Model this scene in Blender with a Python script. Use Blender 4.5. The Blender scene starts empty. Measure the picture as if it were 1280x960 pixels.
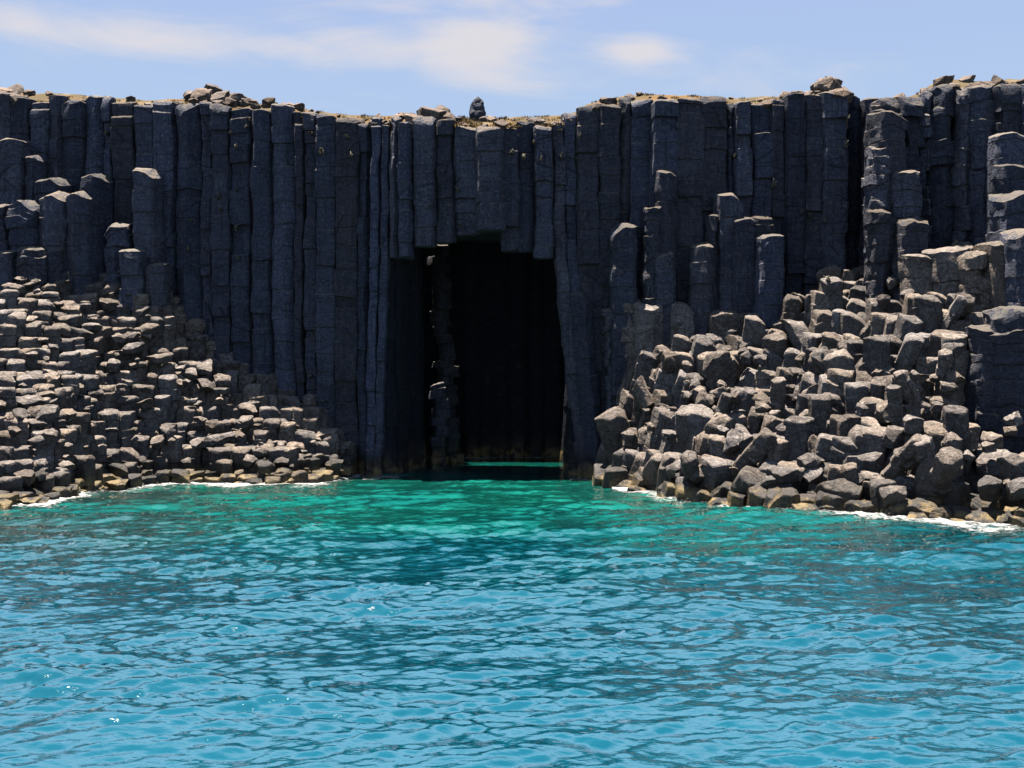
import bpy, math, random, time
import numpy as np
from mathutils import Vector, Matrix
T0 = time.time()
random.seed(7); RNG = np.random.default_rng(7)
scene = bpy.context.scene
COL = scene.collection
F_PX, HOR, CAMZ = 1400.0, 460.0, 5.87        # the camera's lens, and the horizon it sees

def U(px): return (px - 640.0) / F_PX
def Z(py, Y): return CAMZ - (py - HOR) / F_PX * Y

# ------------------------------------------------------------------ noise
_perm = np.arange(256); np.random.default_rng(3).shuffle(_perm); _perm = np.concatenate([_perm, _perm, _perm])
_g = np.random.default_rng(4).normal(size=(256, 3)); _g /= np.linalg.norm(_g, axis=1)[:, None]
def pnoise(P):
    P = np.asarray(P, float); I = np.floor(P).astype(int); f = P - I; I &= 255
    w = f * f * f * (f * (f * 6 - 15) + 10); out = 0
    for dx in (0, 1):
        for dy in (0, 1):
            for dz in (0, 1):
                h = _perm[_perm[_perm[I[:, 0] + dx] + I[:, 1] + dy] + I[:, 2] + dz] & 255
                g = _g[h]; d = f - np.array([dx, dy, dz])
                wt = (w[:, 0] if dx else 1 - w[:, 0]) * (w[:, 1] if dy else 1 - w[:, 1]) * (w[:, 2] if dz else 1 - w[:, 2])
                out = out + wt * (g * d).sum(1)
    return out
def fbm(P, o=3):
    s, a = 0, 1.0
    for i in range(o):
        s = s + a * pnoise(P * 2 ** i + 17.3 * i); a *= .5
    return s
def vnoise(P, o=2):
    return np.stack([fbm(P, o), fbm(P + 31.7, o), fbm(P + 77.1, o)], 1)

# ------------------------------------------------------------------ materials
class NT:
    def __init__(s, name, world=None):
        if world: s.t = world.node_tree
        else:
            s.m = bpy.data.materials.new(name); s.m.use_nodes = True; s.t = s.m.node_tree
        s.t.nodes.clear()
    def n(s, ty, **kw):
        nd = s.t.nodes.new(ty)
        for k, v in kw.items():
            if k[0] == '_': setattr(nd, k[1:], v)
        return nd
    def l(s, a, b): s.t.links.new(a, b)
    def val(s, nd, i, v):
        if isinstance(v, bpy.types.NodeSocket): s.l(v, nd.inputs[i])
        elif v is not None: nd.inputs[i].default_value = v
    def math(s, op, a, b=None, c=None, clamp=False):
        nd = s.n('ShaderNodeMath', _operation=op, _use_clamp=clamp)
        for i, v in enumerate((a, b, c)): s.val(nd, i, v)
        return nd.outputs[0]
    def noise(s, vec, scale, detail=4, rough=.55, dist=0):
        nd = s.n('ShaderNodeTexNoise'); s.val(nd, 'Vector', vec)
        nd.inputs['Scale'].default_value = scale; nd.inputs['Detail'].default_value = detail
        nd.inputs['Roughness'].default_value = rough; nd.inputs['Distortion'].default_value = dist
        return nd.outputs[0]
    def vor(s, vec, scale, feat='DISTANCE_TO_EDGE'):
        nd = s.n('ShaderNodeTexVoronoi', _feature=feat); s.val(nd, 'Vector', vec); nd.inputs['Scale'].default_value = scale
        return nd.outputs[0]
    def mapping(s, vec, scale=(1, 1, 1), loc=(0, 0, 0)):
        nd = s.n('ShaderNodeMapping'); s.val(nd, 0, vec); nd.inputs['Scale'].default_value = scale; nd.inputs['Location'].default_value = loc
        return nd.outputs[0]
    def ramp(s, v, lo, hi, a=0., b=1.):
        nd = s.n('ShaderNodeMapRange', _clamp=True, _interpolation_type='SMOOTHSTEP')
        for i, x in enumerate((v, lo, hi, a, b)): s.val(nd, i, x)
        return nd.outputs[0]
    def mix(s, f, a, b):
        nd = s.n('ShaderNodeMix', _data_type='RGBA')
        s.val(nd, 0, f)
        for i, v in ((6, a), (7, b)):
            if isinstance(v, tuple): v = (*v, 1)
            s.val(nd, i, v)
        return nd.outputs[2]
    def mul(s, c, f):
        nd = s.n('ShaderNodeVectorMath', _operation='SCALE'); s.val(nd, 0, c); s.val(nd, 3, f); return nd.outputs[0]

def rock_mat(name, dark, mid, light, streaks=0., bump=.5, shore=True, pale=.0, crust=None, var=(.74, 1.24), cscale=(.8, .8, .7)):
    k = NT(name)
    geo = k.n('ShaderNodeNewGeometry'); P = geo.outputs['Position']
    sep = k.n('ShaderNodeSeparateXYZ'); k.l(P, sep.inputs[0]); z = sep.outputs[2]
    rnd = k.n('ShaderNodeObjectInfo').outputs['Random']
    n1 = k.noise(P, .55, 5, .6); n2 = k.noise(P, 4.5, 6, .65); n3 = k.noise(P, 26, 4, .6)
    c = k.mix(k.ramp(n1, .35, .62), dark, mid)
    c = k.mix(k.math('MULTIPLY', k.ramp(n2, .46, .68), .75), c, light)
    # rusty and pale patches of lichen and salt
    n4 = k.noise(P, 1.9, 6, .7, .6)
    c = k.mix(k.math('MULTIPLY', k.ramp(n4, .57, .70), .45), c, (.20, .135, .085))
    if pale:
        v = k.mapping(P, (2.2, 2.2, .35))
        n5 = k.noise(v, 1.6, 7, .72, .4)
        c = k.mix(k.math('MULTIPLY', k.ramp(n5, .60, .72), pale), c, (.36, .37, .37))
    if streaks:
        v = k.mapping(P, (5, 5, .22))
        c = k.mix(k.math('MULTIPLY', k.ramp(k.noise(v, 1.2, 4, .6), .5, .72), streaks), c, (.035, .034, .036))
    n6 = k.noise(P, 9.5, 5, .7)
    c = k.mul(c, k.ramp(n6, .3, .7, .62, 1.38)); c = k.mul(c, k.ramp(n3, .25, .75, .7, 1.28))
    crk = k.ramp(k.vor(k.mapping(P, cscale), 1.0), 0., .022, .45, 1.)
    c = k.mul(c, crk)
    if crust:                                       # tan rind; upward faces also lightened in colour as sunlit tops
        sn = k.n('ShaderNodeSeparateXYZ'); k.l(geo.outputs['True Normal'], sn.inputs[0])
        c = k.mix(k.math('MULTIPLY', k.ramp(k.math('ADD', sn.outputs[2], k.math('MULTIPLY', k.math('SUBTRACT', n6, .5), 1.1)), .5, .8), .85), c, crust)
    c = k.mul(c, k.ramp(rnd, 0., 1., *var))
    tint = k.n('ShaderNodeMix', _data_type='RGBA', _blend_type='MULTIPLY'); tint.inputs[0].default_value = 1; k.l(c, tint.inputs[6])
    k.l(k.mix(k.math('FRACT', k.math('MULTIPLY', rnd, 7.31)), (.96, .99, 1.06), (1.09, 1.0, .91)), tint.inputs[7]); c = tint.outputs[2]
    rough = .88
    if shore:
        zz = k.math('ADD', z, k.math('MULTIPLY', k.math('SUBTRACT', k.noise(P, .9, 5, .65), .5), 1.9))
        wet = k.ramp(zz, .7, 1.9, 1., 0.)
        c = k.mix(k.math('MULTIPLY', wet, .85), c, (.026, .024, .022))
        och = k.math('MULTIPLY', k.ramp(zz, .25, .95, 1., 0.), k.ramp(k.noise(P, 1.3, 6, .7), .43, .57))
        c = k.mix(k.math('MULTIPLY', och, .85), c, (.36, .25, .11))
        rough = k.ramp(wet, 0, 1, .88, .5)
    h = k.math('ADD', k.math('ADD', k.math('MULTIPLY', n2, .8), k.math('MULTIPLY', n6, .45)), k.math('MULTIPLY', n3, .2))
    cr = k.ramp(k.vor(k.mapping(P, (1, 1, 1.5)), 1.7), 0., .05)
    h = k.math('ADD', h, k.math('MULTIPLY', cr, .16))
    h = k.math('ADD', h, k.math('MULTIPLY', k.noise(k.mapping(P, (1, 1, 4.0)), 2.0, 4, .6), .6))
    b = k.n('ShaderNodeBump'); b.inputs['Strength'].default_value = bump; b.inputs['Distance'].default_value = .2; k.l(h, b.inputs['Height'])
    p = k.n('ShaderNodeBsdfPrincipled'); k.l(c, p.inputs['Base Color']); k.val(p, 'Roughness', rough); k.l(b.outputs[0], p.inputs['Normal'])
    p.inputs['Specular IOR Level'].default_value = .3
    o = k.n('ShaderNodeOutputMaterial'); k.l(p.outputs[0], o.inputs[0])
    return k.m

M_COL = rock_mat('column_basalt', (.072, .077, .108), (.105, .110, .146), (.18, .182, .21), streaks=.65, bump=.6, pale=.75, crust=(.22, .18, .135), var=(.68, 1.3), cscale=(.22, .22, 1.25))  # crust tan also paints the sunlit look of the column tops
M_SLOPE = rock_mat('slope_basalt', (.135, .11, .092), (.25, .207, .172), (.39, .326, .27), bump=.5)
M_STUMP = rock_mat('stump_basalt', (.075, .080, .108), (.108, .11, .138), (.185, .18, .19), streaks=.4, bump=.55, pale=.3, crust=(.23, .195, .15), cscale=(.3, .3, 1.1))  # crust tan likewise puts sunlight into the top colour
M_RIM = rock_mat('rim_basalt', (.14, .104, .082), (.24, .18, .14), (.34, .265, .21), bump=.4, shore=False)
M_DARK = rock_mat('shaded_cave_basalt', (.012, .014, .027), (.017, .019, .032), (.030, .027, .029), bump=.5)  # near-black copy of the basalt, the cave's shade put into its colour

def simple_mat(name, cols, scale, rough=.9, transl=0.):
    k = NT(name); P = k.n('ShaderNodeNewGeometry').outputs['Position']
    c = k.mix(k.ramp(k.noise(P, scale, 4), .38, .6), cols[0], cols[1])
    if len(cols) > 2: c = k.mix(k.ramp(k.noise(P, scale * 3.1, 3), .5, .66), c, cols[2])
    p = k.n('ShaderNodeBsdfPrincipled'); k.l(c, p.inputs['Base Color']); p.inputs['Roughness'].default_value = rough
    p.inputs['Specular IOR Level'].default_value = .15
    o = k.n('ShaderNodeOutputMaterial'); k.l(p.outputs[0], o.inputs[0]); return k.m
M_GRASS = simple_mat('dry_turf', ((.19, .115, .04), (.14, .125, .05), (.25, .17, .07)), .7)
M_BLADE = simple_mat('dry_blades', ((.40, .22, .065), (.30, .20, .08), (.42, .27, .11)), .9)
M_TUFT = simple_mat('pale_tuft', ((.30, .26, .18), (.36, .32, .24), (.24, .22, .14)), 3)
M_GROUND = simple_mat('plateau_ground', ((.22, .125, .048), (.145, .105, .055), (.25, .175, .10)), .4)

# ------------------------------------------------------------------ mesh helpers
def mesh_obj(name, V, Fs, mat, origin=None, smooth=35, parent=None):
    V = np.asarray(V, float)
    o3 = np.zeros(3) if origin is None else np.asarray(origin, float)
    me = bpy.data.meshes.new(name)
    Vl = V - o3
    loops, starts, n = [], [], 0
    for F in Fs:
        F = np.asarray(F)
        if len(F) == 0: continue
        loops.append(F.ravel()); starts.append(n + np.arange(len(F)) * F.shape[1]); n += F.size
    loops = np.concatenate(loops).astype(np.int32); starts = np.concatenate(starts).astype(np.int32)
    me.vertices.add(len(Vl)); me.vertices.foreach_set('co', Vl.astype(np.float32).ravel())
    me.loops.add(len(loops)); me.loops.foreach_set('vertex_index', loops)
    me.polygons.add(len(starts)); me.polygons.foreach_set('loop_start', starts)
    me.update(calc_edges=True)
    if smooth is not None:
        me.polygons.foreach_set('use_smooth', np.ones(len(starts), bool))
        if smooth < 180: me.set_sharp_from_angle(angle=math.radians(smooth))
    me.materials.append(mat)
    ob = bpy.data.objects.new(name, me); COL.objects.link(ob); ob.location = o3
    if parent: ob.parent = parent
    return ob
def joined(items):
    Vs, Q, T, n = [], [], [], 0
    for V, Fs in items:
        for F in Fs:
            F = np.asarray(F)
            if len(F): (Q if F.shape[1] == 4 else T).append(F + n)
        Vs.append(V); n += len(V)
    out = []
    if Q: out.append(np.concatenate(Q))
    if T: out.append(np.concatenate(T))
    return np.concatenate(Vs), out

def ngon(w, d=None, n=None, rng=random, flat=False):
    """A rough 5 to 7 sided column section, w wide and d deep."""
    d = d or w
    if flat:                                        # a broad face, sometimes a blunt prow, towards the sea
        u = rng.uniform; sd = u(-.1, .2)
        if rng.random() < .62: f = [(-.5, sd), (-u(.30, .44), -.5 + u(0, .16)), (u(.30, .44), -.5 + u(0, .16)), (.5, u(-.1, .2))]
        else: f = [(-.5, sd), (-u(.36, .46), -.5 + u(.12, .3)), (u(-.15, .15), -.5), (u(.36, .46), -.5 + u(.12, .3)), (.5, u(-.1, .2))]
        return np.array(f + [(.32, .5), (-.32, .5)]) * np.array([w, d])
    n = n or rng.choice((5, 6, 6, 6, 7)); a0 = rng.uniform(0, 6.3)
    p = np.array([(math.cos(a0 + 2 * math.pi * (i + rng.uniform(-.17, .17)) / n), math.sin(a0 + 2 * math.pi * (i + rng.uniform(-.17, .17)) / n)) for i in range(n)])
    a = np.arctan2(p[:, 1], p[:, 0]); p = p[np.argsort(a)]
    p[:, 0] -= (p[:, 0].max() + p[:, 0].min()) / 2; p[:, 1] -= (p[:, 1].max() + p[:, 1].min()) / 2
    p[:, 0] *= w / (p[:, 0].max() - p[:, 0].min()); p[:, 1] *= (d or w) / (p[:, 1].max() - p[:, 1].min())
    return p

def prism(poly, cx, cy, z0, z1, seed, dz=.35, facets=(), joint=(1.0, 2.6), jo=.025, notch=.03, amp=.05, sub=3, bevel=.10, bottom=False, tilt=None, taper=0., capr=.06, wander=0., broken=0., shear=0.):
    """A jointed basalt column: section poly, from z0 to z1, its top cut by the planes in facets (gx, gy, d)."""
    r = random.Random(seed); poly = np.asarray(poly, float); n = len(poly)
    pts = []
    for i in range(n):
        a, b, c = poly[i - 1], poly[i], poly[(i + 1) % n]
        pts += [b + (a - b) * bevel, b + (c - b) * bevel]
    pts = np.array(pts); m0 = len(pts); per = []
    for i in range(m0):
        a, b = pts[i], pts[(i + 1) % m0]
        k = sub if i % 2 else 1
        for q in range(k): per.append(a + (b - a) * q / k)
    per = np.array(per); m = len(per); R = np.abs(poly).max()
    js, z = [], z0 + r.uniform(.2, joint[1])
    while z < z1 - .2: js.append(z); z += r.uniform(*joint)
    nz = max(3, int((z1 - z0) / dz)); zs = sorted(list(np.linspace(z0, z1 - .02, nz)) + [j + e for j in js for e in (-.035, 0, .035)])
    zs = [q for q in zs if z0 <= q <= z1]
    segs = [(r.uniform(-jo, jo), r.uniform(-jo, jo) + (r.uniform(.08, .28) if r.random() < broken else 0), 1 + r.uniform(-jo, jo) * .8) for _ in range(len(js) + 1)]
    V = []
    def ztop(x, y):
        t = np.full(x.shape, 0.)
        for gx, gy, d in facets: t = np.minimum(t, gx * x + gy * y + d)
        return t
    for q in zs:
        si = sum(1 for j in js if j < q); ox, oy, sc = segs[si]
        nn = min([abs(q - j) for j in js] + [9.]); s = sc * (1 - (notch / max(R, .3) if nn < .01 else 0.)) * (1 - taper * (q - z0) / max(z1 - z0, .1))
        x, y = per[:, 0] * s + ox, per[:, 1] * s + oy
        t = (q - z0) / (z1 - z0)
        tt = max(0., t * (z1 - z0) - max(0, (z1 - z0) - 1.6)) / min(1.6, z1 - z0)
        V.append(np.stack([x, y, q + ztop(x, y) * tt], 1))
    ox, oy, sc = segs[-1]; sc *= (1 - taper)
    for f, dzc in ((1 - capr, 0.02), (.8, .04), (.6, .05), (.4, .05), (.2, .05)):
        x, y = per[:, 0] * sc * f + ox, per[:, 1] * sc * f + oy
        V.append(np.stack([x, y, z1 + ztop(x, y) + dzc], 1))
    nr = len(V); V = np.concatenate(V); ctop = len(V)
    V = np.concatenate([V, [[ox, oy, z1 + .05 + float(ztop(np.array([ox]), np.array([oy]))[0])]], [[0, 0, z0]]])
    i = np.arange(m); j = (i + 1) % m
    Q = np.concatenate([np.stack([k * m + i, k * m + j, (k + 1) * m + j, (k + 1) * m + i], 1) for k in range(nr - 1)])
    Tt = np.stack([(nr - 1) * m + i, (nr - 1) * m + j, np.full(m, ctop)], 1)
    if bottom: Tt = np.concatenate([Tt, np.stack([j, i, np.full(m, ctop + 1)], 1)])
    if shear: V[:, 0] += shear * np.clip(1 - V[:, 2] / 12.8, 0, 1.2)
    if tilt is not None:
        Mx = np.array(Matrix(tilt).to_3x3()); pv = np.array([0, 0, z0 if tilt is None else (z0 + z1) / 2]); V = (V - pv) @ Mx.T + pv
    V = V + np.array([cx, cy, 0])
    if wander:
        W = vnoise(V * np.array([.16, .16, .13]) + 3.3, 2) * wander + vnoise(V * np.array([.5, .5, .45]) + 9.3, 2) * wander * .3; W[:, 2] = 0; V = V + W
    V = V + vnoise(V * .9 + seed % 7, 2) * amp + vnoise(V * 3.3, 2) * amp * .42
    if not bottom: V = V[:-1]
    return V, [Q, Tt]

def _ico(n):
    import bmesh
    b = bmesh.new(); bmesh.ops.create_icosphere(b, subdivisions=n, radius=1)
    V = np.array([v.co[:] for v in b.verts]); F = np.array([[v.index for v in f.verts] for f in b.faces]); b.free()
    return V / np.linalg.norm(V, axis=1)[:, None], F
ICO = {n: _ico(n) for n in (2, 3, 4, 5)}
import bmesh
def chunk(c, size, seed, res=4, sides=None, rot=None, amp=.04, p=34, chops=3, flat=1.):
    """A broken piece of column: the solid inside the planes of its sides, its two breaks and a few chops, edges worn."""
    r = random.Random(seed); N, H = [], []
    sides = sides or r.choice((4, 5, 5, 6)); a0 = r.uniform(0, 6.3)
    for i in range(sides):
        a = a0 + 2 * math.pi * (i + r.uniform(-.25, .25)) / sides; N.append((math.cos(a), math.sin(a), r.uniform(-.3, .02))); H.append(r.uniform(.68, 1.0))
    N.append((r.uniform(-.25, .25), r.uniform(-.45, .1), 1)); H.append(r.uniform(.7, .95) * flat)
    N.append((r.uniform(-.3, .3), r.uniform(-.3, .3), -1)); H.append(.85)
    for _ in range(chops + 2):
        a = r.uniform(0, 6.3); N.append((math.cos(a), math.sin(a), r.uniform(-.3, 1.8))); H.append(r.uniform(.74, 1.0))
    b = bmesh.new(); bmesh.ops.create_cube(b, size=2.6)
    for n, h in zip(N, H):
        n = Vector(n).normalized()
        q = bmesh.ops.bisect_plane(b, geom=b.verts[:] + b.edges[:] + b.faces[:], plane_co=n * h, plane_no=n, clear_outer=True, dist=1e-5)
        ed = [e for e in q['geom_cut'] if isinstance(e, bmesh.types.BMEdge)]
        if len(ed) > 2: bmesh.ops.holes_fill(b, edges=ed, sides=0)
    bmesh.ops.remove_doubles(b, verts=b.verts[:], dist=.09)
    S = Vector(size)
    for v in b.verts: v.co = Vector((v.co.x * S.x, v.co.y * S.y, v.co.z * S.z))
    bmesh.ops.bevel(b, geom=b.edges[:], offset=.05 * min(size), segments=1, affect='EDGES', clamp_overlap=True)
    bmesh.ops.triangulate(b, faces=b.faces[:])
    for _ in range(4 if res > 4 else 3):                       # split long edges only
        L = max(.11, max(size) * .16); ed = [e for e in b.edges if e.calc_length() > L]
        if not ed: break
        bmesh.ops.subdivide_edges(b, edges=ed, cuts=1); bmesh.ops.triangulate(b, faces=[f for f in b.faces if len(f.verts) > 3])
    b.verts.index_update(); V = np.array([v.co[:] for v in b.verts]); F = np.array([[v.index for v in f.verts] for f in b.faces]); b.free()
    if rot is not None: V = V @ np.array(rot.to_3x3()).T
    V = V + np.array(c); s = min(size)
    V = V + vnoise(V * .75 / max(s, .3) * .6 + seed % 11, 2) * amp * 1.2 * s / .6 + vnoise(V * 3.6, 2) * min(amp, .25 * s) * .8
    return V, [F]
def euler(a, b, c): return Matrix.Rotation(c, 3, 'Z') @ Matrix.Rotation(b, 3, 'Y') @ Matrix.Rotation(a, 3, 'X')

THINGS = []
def reg(kind, geo, mat, cat, group, side=None, smooth=28, **meta):
    V, Fs = geo
    o = np.array([(V[:, 0].min() + V[:, 0].max()) / 2, (V[:, 1].min() + V[:, 1].max()) / 2, V[:, 2].min()])
    ob = mesh_obj(kind, V, Fs, mat, o, smooth)
    d = dict(ob=ob, kind=kind, cat=cat, group=group, side=side, c=V.mean(0), lo=V.min(0), hi=V.max(0), mat=mat, hits=0, **meta)
    THINGS.append(d); return d
def setting(ob, kind='structure'): ob['kind'] = kind; return ob
def proj(p): return 640 + F_PX * p[0] / p[1], HOR + F_PX * (CAMZ - p[2]) / p[1]

# ------------------------------------------------------------------ the lie of the land
FACE = [(-900, 66), (-300, 65), (150, 64.2), (300, 62.8), (400, 61.6), (470, 60.7), (490, 60.2), (690, 60.2), (715, 60.6), (760, 60.6), (850, 60.0), (1000, 59.6), (1056, 59.4), (1062, 60.2), (1089, 60.4), (1093, 56.6), (1150, 56.0), (1280, 54.6), (1500, 53), (2200, 51)]
SKY = [(-900, 115), (0, 113), (40, 117), (90, 117), (150, 122), (200, 126), (235, 121), (290, 125), (320, 129), (380, 130), (395, 136), (420, 140), (450, 144), (500, 145), (530, 142), (560, 147), (600, 148), (640, 148), (680, 145), (710, 140), (724, 128), (775, 120), (800, 116), (830, 118), (870, 119), (920, 122), (970, 121), (1000, 115), (1030, 114), (1055, 119), (1090, 124), (1115, 125), (1125, 122), (1140, 116), (1160, 101), (1200, 99), (1240, 100), (1280, 99), (2200, 95)]
def ip(tab, px): return float(np.interp(px, [t[0] for t in tab], [t[1] for t in tab]))
def face(px): return ip(FACE, px)
def top_z(px): return Z(ip(SKY, px), face(px))

def gz(px, t):
    """Height of the plateau t metres behind the cliff line: a crumbling sunlit bank, then nearly level."""
    return min(top_z(px), top_z(px - 12), top_z(px + 12)) - (.5 if 545 < px < 700 else .5) + min(max(t, 0), 1.4) * (.58 if 545 < px < 700 else .58) + .5 * (1 - math.exp(-max(t - 1.4, 0) / 9))

# left and right rock slopes: bearing -> pixel row of the waterline, and of the top against the cliff
LFOOT = [(-500, 690), (-150, 655), (0, 640), (62, 634), (95, 622), (135, 613), (180, 610), (240, 607), (330, 609), (400, 606), (440, 599), (452, 594)]
LTOP = [(-500, 290), (0, 312), (175, 312), (205, 335), (215, 375), (240, 400), (290, 450), (340, 490), (400, 527), (440, 562), (452, 594)]
RFOOT = [(758, 596), (766, 612), (850, 627), (960, 640), (1100, 650), (1280, 661), (1700, 700)]
RTOP = [(758, 596), (766, 575), (776, 515), (786, 470), (802, 428), (835, 408), (885, 398), (930, 391), (1010, 374), (1060, 343), (1100, 325), (1200, 312), (1280, 290), (1700, 240)]
def slope(px, Y, side):
    foot, topt = (LFOOT, LTOP) if side == 'left' else (RFOOT, RTOP)
    Yf = CAMZ * F_PX / (ip(foot, px) - HOR); Yt = face(px) - .5
    zt = Z(ip(topt, px), Yt); t = (Y - Yf) / max(Yt - Yf, .4)
    return zt, t, Yf, Yt

# ------------------------------------------------------------------ cliff columns
EDGES = [-215, -180, -150, -118, -90, -60, -32, -8, 21, 44, 67, 84, 109, 134, 145, 171, 195, 223, 255, 270, 292, 319, 343, 370, 381, 398, 420, 448, 464, 476, 488, 501, 518, 546, 569, 597, 628, 648, 668, 690, 705, 721, 747, 772, 785, 813, 842, 872, 903, 914, 935, 960, 977, 1002, 1023, 1053, 1072, 1090, 1122, 1146, 1158, 1190, 1209, 1244, 1276, 1312, 1350, 1388, 1420]
SHEAR = {690: 1.5, 705: 1.25, 721: .6, 476: -.45, 464: -.3}      # the jambs flare towards the water
BOT = {488: 322, 501: 322, 518: 308, 546: 303, 569: 293, 597: 290, 628: 313, 648: 314, 668: 323}     # columns cut off above the cave, by their left edge
for i in range(len(EDGES) - 1):
    a, b = EDGES[i], EDGES[i + 1]; px = (a + b) / 2; Y = face(px)
    w = (b - a) / F_PX * Y; hang = a in BOT
    d = max(w, 1.0) * random.uniform(.9, 1.15)
    y = Y + random.uniform(-.28, .28) + (.1 if w < .7 else 0) + (0 if not hang else random.uniform(-.1, .1))
    z1 = Z(ip(SKY, px) + (11 if 545 < px < 700 else 8), Y) + random.uniform(-.26, .24)
    if 1090 <= a < 1122: z1 = Z(127, Y)
    if 1122 <= a < 1146: z1 = Z(124, Y)
    z0 = Z(BOT[a], Y) if hang else -1.2
    fac = [(random.uniform(-.16, .16), random.uniform(-.1, .15), 0), (random.uniform(-.6, .6), random.uniform(0, .3), .2), (random.uniform(-.25, .25), random.uniform(.4, 1.1), random.uniform(.2, .42))]
    g = prism(ngon(w * 1.19, d * 1.1 + .3, flat=True), U(px) * Y, y, z0, z1, 100 + i, dz=.22, facets=fac, joint=(.35, 1.2) if a >= 1090 else (.45, 2.0), jo=.16 if a >= 1090 else .04, notch=.04, amp=.17 if a >= 1090 else .10, sub=5, bottom=hang, capr=.1, wander=.26, broken=.55 if a >= 1090 else .25, shear=SHEAR.get(a, 0), bevel=.07)
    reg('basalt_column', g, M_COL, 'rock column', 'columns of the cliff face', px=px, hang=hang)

# stumps that stand before the face: (left px, right px, top row, distance before the face, label)
STUMPS = [
 (-6, 30, 174, .9, 'broken column with a sunlit top, highest at the far left of the cliff'),
 (31, 52, 194, .8, 'narrow broken column with a sunlit top, right beside the highest one at far left'),
 (50, 84, 222, 1.1, 'broken column with an arched pale top, behind the arched pair at far left'),
 (104, 137, 217, 1.1, 'tall broken column with a thin pale rim, right end of the arched cluster at left'),
 (51, 87, 240, 2.0, 'left one of two joined broken columns with arched pale rims, front of left cluster'),
 (86, 116, 239, 2.0, 'right one of two joined broken columns with arched pale rims, front of left cluster'),
 (12, 51, 250, 2.4, 'broken column with a rugged lichen streaked side, left of the arched pair'),
 (-14, 13, 257, 2.5, 'low broken column cut by the left edge of the photo, under the lichen streaked one'),
 (168, 200, 212, 1.0, 'tall lone broken column with a flat pale top, left half of the cliff'),
 (133, 164, 277, 1.5, 'short broken column with grassy crust below its top, over the left slope'),
 (-16, 24, 312, 3.2, 'squat broken column at the left photo edge, head of the left slope'),
 (24, 61, 306, 3.2, 'broken column with a rounded rugged head, top tier of the left slope'),
 (61, 82, 311, 2.9, 'slim broken column next to the round headed one, top tier of the left slope'),
 (152, 182, 312, 2.6, 'broken column with a blocky head, right end of the left slope top tier'),
 (181, 209, 328, 2.0, 'broken column with a flat grey top, one step below the blocky headed one'),
 (765, 796, 280, 1.0, 'broken column with a thin pale rim, leftmost of those right of the cave'),
 (805, 828, 258, 1.1, 'slender broken column with a sunlit cap and lumpy side, right of the cave'),
 (821, 846, 213, .9, 'highest broken column right of the cave, with a bright sunlit cap'),
 (818, 846, 313, 1.6, 'short broken column with slanting bright cap, below the highest one right of the cave'),
 (862, 892, 304, 1.5, 'broken column with slanting sunlit cap, midway along the right cliff'),
 (886, 900, 267, .9, 'thin broken column with a small pale knob, beside the broad capped ones at right'),
 (897, 928, 241, 1.0, 'second highest broken column right of the cave, with a rough sunlit cap'),
 (916, 944, 271, 1.5, 'left one of the twin broken columns under the second highest'),
 (941, 966, 270, 1.3, 'right one of the twin broken columns under the second highest'),
 (945, 979, 293, 2.1, 'broken column with a rounded grey cap, foremost below the twin ones'),
 (704, 729, 365, .9, 'broken column with bright cap just right of the cave mouth'),
 (747, 771, 384, 1.1, 'lean broken column with a ladder of sunlit ledges, right of the cave'),
 (776, 802, 374, 1.8, 'rugged broken column with bright crumbled head, left end of the right slope'),
 (798, 833, 380, 2.2, 'broken column with flat bright top, second at the left end of the right slope'),
 (833, 869, 378, 2.0, 'broad broken column with flat top, third at the left end of the right slope'),
 (886, 930, 386, 2.0, 'broad broken column with overhanging flat cap, head of the right slope'),
 (1090, 1128, 139, .75, 'big leaning column head with a wide sunlit top, corner of the right buttress'),
 (1090, 1120, 182, 1.1, 'lumpy weathered column on the left corner of the right buttress'),
 (1117, 1152, 212, 1.3, 'weathered column with a knobbly head, second step of the right buttress'),
 (1092, 1120, 262, 1.6, 'weathered broken column low on the left corner of the right buttress'),
 (1119, 1156, 273, 1.9, 'broken column with a flat pale ledge, foot of the right buttress'),
 (1243, 1282, 166, 1.0, 'broken column with a sunlit ledge near the right photo edge, upper step'),
 (1246, 1290, 205, 1.5, 'broken column with a rounded ledge near the right photo edge, middle step'),
 (1248, 1296, 240, 2.1, 'broken column with a pale ledge near the right photo edge, lower step'),
 (1130, 1168, 319, 3.6, 'big square shouldered column standing at the head of the right slope'),
 (1164, 1207, 310, 3.9, 'big column with a bright slanting top, second at the head of the right slope'),
 (1203, 1240, 312, 4.4, 'big column with a fractured face, third at the head of the right slope'),
 (1234, 1268, 302, 4.6, 'big column under the right buttress, fourth at the head of the right slope'),
 (1262, 1300, 286, 4.8, 'big column cut by the right photo edge, head of the right slope'),
 (1216, 1252, 408, 8.2, 'massive dark column with pale salt stains, low at the right photo edge'),
 (1246, 1292, 384, 8.4, 'massive tall dark column cut by the right photo edge, low on the slope'),
 (1232, 1290, 566, 10.6, 'upright boulder like column by the water at the right photo edge'),
 (775, 792, 531, 2.6, 'thin pale slab of column standing at the cave side tip of right slope'),
]
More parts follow.
